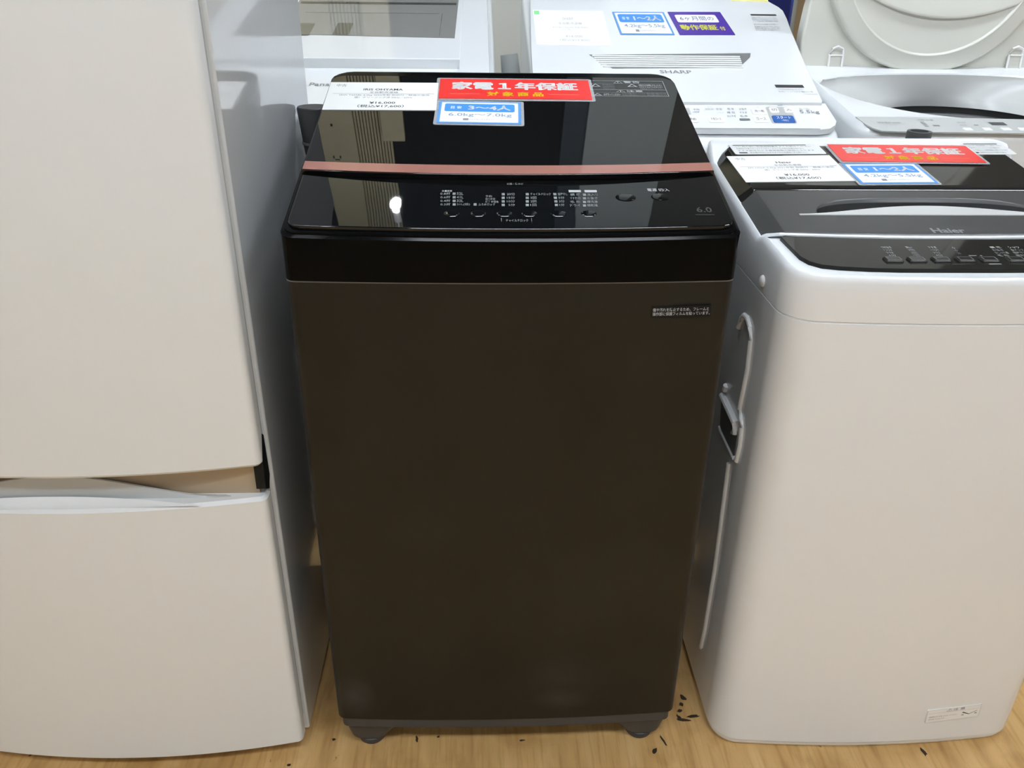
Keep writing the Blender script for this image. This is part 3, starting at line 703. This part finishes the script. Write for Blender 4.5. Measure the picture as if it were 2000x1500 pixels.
    m.add([P.at(w_ * a, h_ * b, .0007) for a, b in ((.66, .5), (.80, .31), (.80, .36), (.68, .56))], [(0, 1, 2, 3)], 'ink'); m.add([P.at(w_ * a, h_ * b, .0007) for a, b in ((.80, .31), (.95, .55), (.94, .57), (.80, .36))], [(0, 1, 2, 3)], 'ink_grey')
    m.text(P, '×', w_ * .66, h_ * .25, w_ * .71, h_ * .38, 'ink', .0007); m.text(P, '×', w_ * .90, h_ * .30, w_ * .95, h_ * .42, 'ink', .0007)
    m.build('caution_sticker', r)
    # water inlet behind
    c = Vector((.742, .526, .902)); m = MB(); m.lathe(c, [(.019, -.03), (.021, 0), (.021, .022), (.0205, .0245), (.0155, .0245), (.0145, .018), (.0145, .0)], 'dark_grey', 28)
    m.tube([c + Vector((0, 0, -.03)), c + Vector((0, -.03, -.045))], .017, 'dark_grey'); tag(m.build('water_inlet', r), 'dark grey inlet pipe at the rear edge')

# ------------------------------------------------------------------ back row
SL = slope_plane(.72, .95, .28)
SP = slope_plane(.66, .92, .40)
def build_vented_washer():
    r = empty('washing_machine', (.36, .9, 0), 'white washing machine with sloped lid and grooved hand slot, behind the dark washer', 'washing machine')
    cx, W = .360, .292
    m = MB(); H = lambda d: half(W - d, .615 + d, 1.40 - d, max(.004, .045 - d), .012, rb=.03, ys=(.719, .721))
    zt = lambda y: (.906 + (y - .66) * .40) if y < .72 else .932 + (y - .72) * .28
    m.loft([ring(cx, H(.004), .01), ring(cx, H(0), .02), ring(cx, H(0), lambda y: zt(y) - .016), ring(cx, H(.004), lambda y: zt(y) - .006), ring(cx, H(.012), lambda y: zt(y) - .002), ring(cx, H(.02), lambda y: zt(y) - .003)], 'white', sym=True)
    m.build('cabinet', r, angle=50)
    # control panel
    T = SP
    a = T.px(1640, 246); b = T.px(1607, 203)
    ul = 2 * cx - a[0] - .0; m = MB()
    outl = [(ul, a[1] - .010), (a[0] - .040, a[1] - .012), (a[0] - .020, a[1] - .008), (a[0] - .006, a[1] + .004), (a[0], a[1] + .018), (a[0] - .004, b[1] + .004), (ul, b[1] + .004)]
    m.slab(T, outl, -.012, .0, 'white', bev=.003)
    m.rect(T, ul, a[1] - .011, a[0] - .04, a[1] - .0095, 'light_grey', .0004)
    def t(s, xl, xr, yb, yt, mm='ink_grey', bold=0.): m.textpx(T, s, xl, xr, yb, yt, mm, .0005, bold)
    m.rectpx(T, 1331, 1350, 224, 211, 'light_grey', .0004)
    t('予約', 1354, 1366, 216, 212.5); t('10時間', 1354, 1366, 220.5, 217.5)
    t('予約', 1380, 1392, 210, 208, 'ink_pale'); t('風乾燥', 1377, 1394, 215.5, 211.5, 'ink_pale'); t('安全', 1399, 1411, 215.5, 211.5); t('いたわり', 1396, 1413, 210.5, 208.5, 'ink_pale'); t('つけおき', 1399, 1414, 222, 218.5, 'ink_pale')
    for i, (s, q) in enumerate((('標 準', 'お急ぎ'), ('時 短', 'すすぎ'), ('おいそぎ', '毛 布'))):
        y = 215.5 + 6.8 * i; t(s, 1421, 1434 + 2 * i, y, y - 4.2); t(q, 1444 + i, 1459 + i, y, y - 4.2)
    m.rectpx(T, 1445, 1466, 236, 231.5, 'mid_grey', .0004, r=.002)
    t('洗乾', 1477, 1484, 210.5, 208.5, 'ink_pale'); t('電源', 1518, 1529, 207, 203.5, 'ink_grey', .01)
    t('ES-T5EK', 1562, 1583, 215.5, 211.5, 'ink_pale'); t('5.5kg', 1564, 1602, 223.5, 216, 'ink_grey', .01)
    cp = m.build('control_panel', r)
    def btn(xl, xr, yb, yt, s, mm='white_plastic', tm='ink_grey', s2=None, hgt=.0016):
        m = MB(); A = T.px(xl, yb); B = T.px(xr, yb); C_ = T.px((xl + xr) / 2, yt)
        m.slab(T, rrect(A[0], A[1], B[0], C_[1], .004), -.0005, hgt, mm, bev=.0012)
        if s2:
            m.text(T, s, A[0] + .008, A[1] + (C_[1] - A[1]) * .48, B[0] - .007, A[1] + (C_[1] - A[1]) * .88, tm, hgt + .0003, .01); m.text(T, s2, A[0] + .015, A[1] + (C_[1] - A[1]) * .14, B[0] - .013, A[1] + (C_[1] - A[1]) * .40, tm, hgt + .0003)
        else:
            d = (B[0] - A[0]) * .18; hh = (C_[1] - A[1]); m.text(T, s, A[0] + d, A[1] + hh * .3, B[0] - d, A[1] + hh * .72, tm, hgt + .0003, .015)
        o = m.build('button', cp)
        if mm != 'white_plastic': tag(o, 'blue start button')
    m = MB(); A = T.px(1508, 241.5); B = T.px(1558, 241.5); C_ = T.px(1526, 209)
    m.slab(T, rrect(A[0], A[1], B[0], C_[1], .006), -.0005, .0004, 'light_grey'); m.build('button_surround', cp)
    btn(1505, 1523, 221.5, 210.5, '切'); btn(1534, 1551, 221.5, 210.5, '入'); btn(1512, 1555, 240.5, 226.5, 'スタート', 'button_blue', 'paper', '一時停止')
    btn(1344, 1365, 240, 228.5, '予約'); btn(1385, 1416, 240, 228, '便利コース'); btn(1470, 1500, 224, 213, '洗～乾'); btn(1474, 1504, 240, 228, 'コース')
    # lid
    m = MB(); Q = [SL.px(*p) for p in ((1607, 195), (1600, 180), (1588, 155), (1575, 128), (1560, 92), (1545, 56), (1538, 36), (1530, 20))]
    left = [SL.px(*p) for p in ((1036, 60), (1037, 100), (1038, 150))]
    top = .60; xr = Q[-1][0]
    outl = [(left[-1][0], -.012 + .0)] + [(Q[0][0] - .004, -.010)] + [(a, max(b, -.004)) for a, b in Q] + [(xr - .004, .53), (xr - .03, .60), (xr - .08, .64), (left[0][0] + .08, .64), (left[0][0] + .01, .60)] + left[:-1]
    # a hole in the lid for the hand slot is modelled as a sunk pocket laid into the plate
    m.slab(SL, outl, -.012, .0, 'white', bev=.004)
    m.textpx(SL, 'SHARP', 1290, 1352, 144, 137.5, 'ink_grey', .0005, .011)
    def t(s, xl, xr, yb, yt, mm='ink_pale', bold=0.): m.textpx(SL, s, xl, xr, yb, yt, mm, .0005, bold)
    m.rectpx(SL, 1467, 1517, 31, 28, 'ink', .0004); 
    for i, s in enumerate(('洗濯物が片寄らないよう入れてください', '防水性のものは洗わないでください', 'すすぎ脱水時に異常振動の原因')): t(s, 1469 + i, 1518 + i, 36.5 + 3.2 * i, 34 + 3.2 * i, 'ink_grey')
    t('お手入れのときは電源プラグを抜いて', 1473, 1520, 49.5, 46.5, 'ink_grey')
    for i, s in enumerate(('洗濯槽が止まるまで手を入れない', '回転中の槽に触れるとけがをします', '必ずふたを閉めてから運転すること')): t(s, 1475 + i, 1524, 54 + 3.2 * i, 51.4 + 3.2 * i, 'ink_grey')
    m.rectpx(SL, 1516, 1571, 171.5, 166, 'ink', .0004)
    t('つぎのものは洗わないでください', 1520, 1570, 176.5, 173.5, 'ink_grey'); t('防水性シート レインコート 寝袋 カバー類', 1522, 1588, 181, 178, 'ink_grey'); t('TINSEA080', 1570, 1597, 185, 183, 'ink_pale')
    lid = m.build('lid', r)
    m = MB(); cr = [SL.px(*p) for p in ((1196, 134), (1443, 133), (1465, 112), (1466, 104), (1390, 105), (1150, 107))]
    m.add([SL.at(a, b, .0004) for a, b in cr], [tuple(range(len(cr)))], 'mid_grey')
    ua, va = SL.px(1165, 128); ub, vb = SL.px(1452, 126); vt = SL.px(1300, 107)[1]; vb_ = SL.px(1300, 133)[1]
    for k in range(6):
        v = vb_ + (vt - vb_) * (k + .35) / 6.4; f_ = (v - vb_) / (vt - vb_)
        m.tube([SL.at(ua + .004 - .012 * f_ + .01 * (1 - f_), v, .0006), SL.at(ub + .008 * f_ - .006, v, .0006)], .0026, 'label_grey', 8)
    tag(m.build('hand_slot', lid), 'grey grooved hand slot')
    # cards on it
    P, w_, h_ = card_plane(SL, (1207, 24), (1212, 68), (1318, 69))
    blue_card(SL, (1207, 24), (1212, 68.5), (1318, 69), '1～2人', '4.2kg～5.5kg', 'pale blue capacity card reading 1 to 2 people on the sloped white lid', 'blue_frame', False)
    P2, w2, h2 = card_plane(SL.lift(.0004), (1320, 24), (1328, 68.5), (1436, 68.5))
    m = MB(); m.slab(P2, [(0, 0), (w2, 0), (w2, h2), (0, h2)], 0, .001, 'purple'); m.rect(P2, w2 * .09, h2 * .52, w2 * .86, h2 * .86, 'paper', .0012, r=.006)
    m.text(P2, '6ヶ月間の', w2 * .16, h2 * .60, w2 * .79, h2 * .78, 'purple_text', .0014, 0); m.text(P2, '動作保証', w2 * .08, h2 * .18, w2 * .76, h2 * .42, 'yellow_green', .0014, .025); m.text(P2, '付', w2 * .79, h2 * .17, w2 * .89, h2 * .34, 'yellow_green', .0014, .025)
    tag(m.build('warranty_card', smooth=False), 'purple card with yellow lettering on the sloped white lid', 'warranty card')
    P3, w3, h3 = card_plane(SL, (1046, 20), (1048, 88), (1196, 90))
    m = MB(); m.slab(P3, [(0, 0), (w3, 0), (w3, h3), (0, h3)], 0, .0008, 'paper')
    m.rect(P3, w3 * .01, h3 * .86, w3 * .085, h3 * .97, 'green', .001)
    for s, a, b, y, hh in (('SHARP', .40, .55, .70, .08), ('全自動洗濯機', .33, .66, .57, .07), ('ES T5EK 5.5kg 2021年製 取説付', .25, .74, .46, .05), ('クリーニング済', .37, .48, .40, .05), ('¥18,000', .40, .63, .20, .07), ('（税込¥19,800）', .32, .72, .10, .07)):
        m.text(P3, s, w3 * a, h3 * y, w3 * b, h3 * (y + hh), 'ink_pale', .001, 0)
    tag(m.build('price_card', smooth=False), 'pale price card with a green tag on the sloped white lid', 'price card', 'price cards')
    P4, w4, h4 = card_plane(SL, (1428, -14), (1428, 1.5), (1501, 4))
    m = MB(); m.slab(P4, [(0, 0), (w4, 0), (w4, h4), (0, h4)], 0, .001, 'pale_yellow'); tag(m.build('notice_card', smooth=False), 'pale yellow notice card at the top of the sloped white lid', 'notice card')

PL = slope_plane(.72, .95, .2)
def build_window_washer():
    r = empty('washing_machine', (-.285, .9, 0), 'white washing machine with smoked window lid, between refrigerator and back row', 'washing machine')
    cx, W = -.288, .282
    m = MB(); H = lambda d: half(W - d, .63 + d, 1.52 - d, max(.004, .03 - d), .01, rb=.03, ys=(.884, .886))
    zt = lambda y: .95 + (y - .72) * .2
    m.loft([ring(cx, H(.004), .01), ring(cx, H(0), .02), ring(cx, H(0), lambda y: zt(y) - .012), ring(cx, H(.003), lambda y: zt(y) - .004), ring(cx, H(.010), lambda y: zt(y))], 'white', sym=True)
    m.textpx(PL, 'Panasonic', 603, 690, 168.5, 162, 'ink_grey', .0006, .011)
    m.build('cabinet', r, angle=50)
    # lid block rising behind the front deck, with its shaded hand edge
    m = MB(); LP = PL.lift(.021); s0 = PL.px(890, 135)[1]; e = W - .012
    m.slab(PL, [(cx - e, s0 + .0), (cx + e - .062, s0 + .0), (cx + e - .062, .80), (cx - e, .80)], -.002, .021, 'white', bev=.002)
    ra, rb_ = cx + e - .0625, cx + e; sb = -.05
    m.loft([[PL.at(ra, sb, 0), PL.at(rb_, sb, 0), PL.at(rb_, sb, -.002), PL.at(ra, sb, -.002)], [PL.at(ra, s0, .021), PL.at(rb_ - .002, s0, .021), PL.at(rb_, s0, -.002), PL.at(ra, s0, -.002)], [PL.at(ra, .80, .021), PL.at(rb_ - .002, .80, .021), PL.at(rb_, .80, -.002), PL.at(ra, .80, -.002)]], 'white')
    # window
    wq = [LP.px(*p) for p in ((560, 67), (888, 75), (899, -30), (560, -38))]
    wq[0] = (2 * cx - wq[1][0], wq[0][1]); wq[3] = (2 * cx - wq[2][0], wq[3][1])
    lid = m.build('lid', r, angle=50)
    m = MB(); m.slab(LP, wq, -.001, .0012, 'smoke_glass'); A = LP.px(890, 11)[1]; B = LP.px(890, 7)[1]
    m.rect(LP, wq[0][0] + .004, A, wq[1][0] - .002, B, 'window_dark', .0016)
    C1 = LP.px(850, 28)[1]; m.rect(LP, wq[0][0] + .03, C1, LP.px(858, 28)[0], C1 + .002, 'window_patch', .0015); D = LP.px(858, 70); m.rect(LP, D[0], D[1] - .006, D[0] + .001, C1, 'window_patch', .0015)
    for xl, xr in ((649, 681), (575, 604)):
        m.rectpx(LP, xl, xr, 69.5, 46, 'window_patch', .0015, r=.006)
    tag(m.build('window', lid), 'smoked grey window in the lid')
    m = MB(); c = PL.px(857, 152); 
    Pb = Plane(PL.at(*c, .0006), PL.u, PL.v)
    m.lathe(Pb.o, [(.030, 0), (.030, .0003)], 'label_grey', 28, axis=Pb); m.lathe(Pb.o, [(.024, .0003), (.024, .0006)], 'blue_frame', 28, axis=Pb); m.lathe(Pb.o, [(.016, .0006), (.016, .0009)], 'purple', 28, axis=Pb)
    tag(m.build('round_sticker', r), 'round blue and white sticker')
    # hose end between the machines
    m = MB(); hx, hy = .031, .98
    m.tube([(hx - .004, hy + .02, .80), (hx - .002, hy, .93), (hx, hy, .955), (hx - .006, hy + .004, 1.003)], [.014, .015, .021, .019], 'grey_hose'); m.tube([(hx - .004, hy + .02, .80), (hx - .03, hy + .02, .78)], .014, 'grey_hose')
    tag(m.build('drain_hose', r), 'grey hose end standing beside the machine')

OP = slope_plane(.66, .92, .15)
def build_open_washer():
    r = empty('washing_machine', (1.05, .9, 0), 'cream white washing machine with its round lid open, at the back right', 'washing machine')
    cx, W = .985, .305
    zt = lambda y: .92 + (y - .66) * .15
    H = lambda d: half(W - d, .612 + d, 1.16 - d, max(.004, .05 - d), .012, rb=.03, ys=[.68 + .03 * k for k in range(15)], nf=24, nb=20)
    m = MB()
    R0 = [ring(cx, H(.004), .01), ring(cx, H(0), .02), ring(cx, H(0), lambda y: zt(y) - .018), ring(cx, H(.004), lambda y: zt(y) - .007), ring(cx, H(.012), lambda y: zt(y))]
    m.loft(R0, 'white', sym=True, cap1=False)
    # deck with the basin opening
    n = len(R0[0]); c0 = Vector((cx, .925)); a_, bf, bb = .283, .247, .068
    def basin(ang, k, z=None, dz=0.):
        b_ = bf if math.sin(ang) < 0 else bb
        x = c0.x + math.cos(ang) * a_ * k; y = c0.y + math.sin(ang) * b_ * k
        return Vector((x, y, (z if z is not None else zt(y)) + dz))
    angs = [math.atan2((p.y - c0.y) / (bf if p.y < c0.y else bb), (p.x - c0.x) / a_) for p in R0[-1]]
    m.loft([R0[-1], [basin(t, 1.02) for t in angs], [basin(t, 1, dz=-.004) for t in angs]], 'white', cap0=False, cap1=False)
    m.build('cabinet', r, angle=50)
    m = MB(); N = 96; an = [2 * math.pi * k / N for k in range(N)]
    c1 = Vector((cx, .832)); R1 = .165
    hole = [Vector((c1.x + R1 * math.cos(t), c1.y + R1 * math.sin(t), .898)) for t in an]
    m.loft([[basin(t, .998, dz=-.003) for t in an], [basin(t, .985, dz=-.02) for t in an], [basin(t, .80).lerp(h_, .75) + Vector((0, 0, .004)) for t, h_ in zip(an, hole)], hole], 'grey_panel', cap0=False, cap1=False)
    m.build('basin', r, angle=70)
    m = MB()
    circ = lambda R_, z: [Vector((c1.x + R_ * math.cos(t), c1.y + R_ * math.sin(t), z)) for t in an]
    m.loft([circ(.167, .899), circ(.168, .884), circ(.166, .882)], 'tub_dark', cap0=False, cap1=False)
    m.loft([circ(.166, .882), circ(.15, .880), circ(.148, .870), circ(.16, .868)], 'steel_rim', cap0=False, cap1=False)
    m.loft([circ(.16, .868), circ(.155, .55), circ(.15, .53)], 'tub_dark', cap0=False, cap1=True); m.build('tub', r)
    # grey control panel on the front slope
    T = OP.lift(.0006); m = MB()
    pts = [(1671, 228.5), (1690, 243), (1705, 251), (1722, 256), (1760, 257.5), (2010, 261)]
    q = [T.px(*p) for p in pts]; tp = T.px(1671, 228)[1]
    outl = q + [(2 * cx - q[0][0], q[-1][1]), (2 * cx - q[0][0], q[0][1] - .002)]
    inner = [T.px(*p) for p in ((1990, 233.5), (1900, 231.5), (1800, 229))]
    m.slab(T, outl + inner, -.002, .0006, 'grey_panel')
    U = T.lift(.0006)
    def t(s, xl, xr, yb, yt, mm='ink_grey'): m.textpx(U, s, xl, xr, yb, yt, mm, .0004, .0)
    t('NEW BEAT WASH', 1716, 1760, 241.5, 238.5); t('BW-V80F', 1727, 1753, 244.5, 242.5, 'ink_pale')
    t('洗剤 水量', 1793, 1824, 236, 233.5)
    for i in range(4): t('―', 1798 + 3 * i, 1806 + 3 * i, 239.5 + 2.7 * i, 238 + 2.7 * i)
    m.rectpx(U, 1824, 1837, 247, 244.5, 'mid_grey'); t('標準 お急ぎ', 1871, 1888, 241, 238.5); t('自分流', 1877, 1889, 246, 243.5); m.rectpx(U, 1903, 1912, 245.5, 244, 'mid_grey')
    m.rectpx(U, 1938, 1968, 244.8, 239, 'dark_grey')
    cp = m.build('control_panel', r)
    for a, b in ((1886, 1902), (1924, 1940), (1960, 1978), (1993, 2010)):
        m = MB(); A = U.px(a, 255); B = U.px(b, 255); C_ = U.px(a, 250)
        m.slab(U, rrect(A[0], A[1], B[0], C_[1], .002), -.0003, .0012, 'white_plastic', bev=.001); m.build('button', cp)
    # open lid standing up behind
    LPn = Plane((cx, 1.045, .955), (1, 0, 0), (0, .05, 1))       # its normal faces the viewer
    e = .29
    outl = [(-e + .03, 0), (e - .03, 0), (e - .008, .012), (e, .04), (e + .001, .09), (e - .005, .15), (e - .022, .23), (e - .06, .32), (e - .12, .38), (.08, .41), (-.08, .41), (-e + .12, .38), (-e + .06, .32), (-e + .022, .23), (-e + .005, .15), (-e - .001, .09), (-e, .04), (-e + .008, .012)]
    m = MB(); m.slab(LPn, outl, -.035, 0, 'cream', bev=.006, steps=3); lid = m.build('lid', r, angle=50)
    # raised round cap on the inside of the lid
    cu, cv = LPn.px(1813, 40)[0], LPn.px(1813, 143)[1] + .256
    Pc = Plane(LPn.at(cu, cv), LPn.u, LPn.v); m = MB()
    m.lathe(Pc.o, [(.256, -.002), (.255, .016), (.252, .021), (.247, .023), (.222, .026), (.2185, .0275), (.2165, .0275), (.214, .025), (.212, .0225), (.12, .017), (.004, .016)], 'cream', 80, axis=Pc)
    # crescent ridge across the cap
    pts = []
    for k in range(41):
        x = -.20 + .40 * k / 40; pts.append((x, LPn.px(1850, 38)[1] - cv + .05 * ((x - .03) / .2) ** 2))
    rows = [[Pc.at(x, y, .018), Pc.at(x, y + .002, .026), Pc.at(x, y + .008, .028), Pc.at(x, y + .05, .019)] for x, y in pts]
    m.add([p for q in rows for p in q], [(i * 4 + j, (i + 1) * 4 + j, (i + 1) * 4 + j + 1, i * 4 + j + 1) for i in range(40) for j in range(3)], 'cream')
    m.build('lid_cap', lid, angle=50)
    for px in (1626, 1972):
        u, v = LPn.px(px, 142); m = MB()
        arch = [(u - .016, v - .012), (u - .017, v + .040), (u - .012, v + .052), (u, v + .057), (u + .012, v + .052), (u + .014, v + .040), (u + .016, v - .012)]
        m.tube([LPn.at(a, b, .010) for a, b in arch], .0024, 'white_plastic', 8); m.tube([LPn.at(u - .017, v + .038, .010), LPn.at(u + .014, v + .038, .010)], .0016, 'white_plastic', 8)
        m.slab(LPn, [(u - .014, v - .012), (u + .013, v - .012), (u + .012, v + .038), (u - .014, v + .038)], -.002, .006, 'cream'); m.build('hinge_clip', lid)

def build_backdrop():
    m = MB(); m.box(1.02, 1.72, 0, 1.72, 2.04, 1.42, 'cardboard'); m.box(1.02, 1.719, 1.0, 1.72, 1.722, 1.003, 'beige')
    tag(m.build('cardboard_box', smooth=False, bevel=.004), 'tall brown cardboard box against the wall behind the open lid', 'cardboard box')
    r = empty('display_board', (.86, 1.52, 0), 'dark navy blue board standing upright behind the sloped white lid', 'board')
    P = Plane((0, 1.52, 0), (1, 0, 0), (0, 0, 1)); x1 = P.px(1542.5, 30)[0]
    m = MB(); m.slab(P, rrect(x1 - .42, 0, x1, 1.19, .02), -.03, 0, 'navy', bev=.004); m.build('panel', r)
    m = MB(); m.slab(P, [(x1, .02), (x1 + .006, .02), (x1 + .006, 1.17), (x1, 1.17)], -.03, -.002, 'navy_edge'); m.build('edge_strip', r)

# ------------------------------------------------------------------ assemble
build_setting(); build_lamps(); build_fridge(); build_dark_washer(); build_white_washer()
build_vented_washer(); build_window_washer(); build_open_washer(); build_backdrop()
LT = LID.lift(.0031)
price_card(LT, (645, 161.5), (629, 215), (852, 216), 'IRIS OHYAMA', 'IAW T605BL 6.0kg 2022年製 取説付／軽度の使用', 'white price card on the black glass lid, left of the red card')
red_card(LT, (860, 155), (856, 193), (1157, 196), 'red warranty card lying on the black glass lid of the dark washer')
blue_card(LT, (861, 199), (852, 241), (1018, 244), '3～4人', '6.0kg～7.0kg', 'blue capacity card reading 3 to 4 people on the black glass lid')
HT = HL.lift(.0036)
price_card(HT, (1425, 306), (1457, 356.5), (1671, 354), 'Haier', 'JW U55A 5.5kg 2021年製 取説付／軽度の使用', 'white price card on the dark grey lid of the right washer')
HT2 = HL.lift(.0044)
blue_card(HT2, (1655, 321), (1682, 360), (1833, 359), '1～2人', '4.2kg～5.5kg', 'blue capacity card reading 1 to 2 people on the dark grey lid')
red_card(HL.lift(.0058), (1618, 283), (1645, 316), (1927, 319), 'red warranty card lying on the dark grey lid of the white washer')
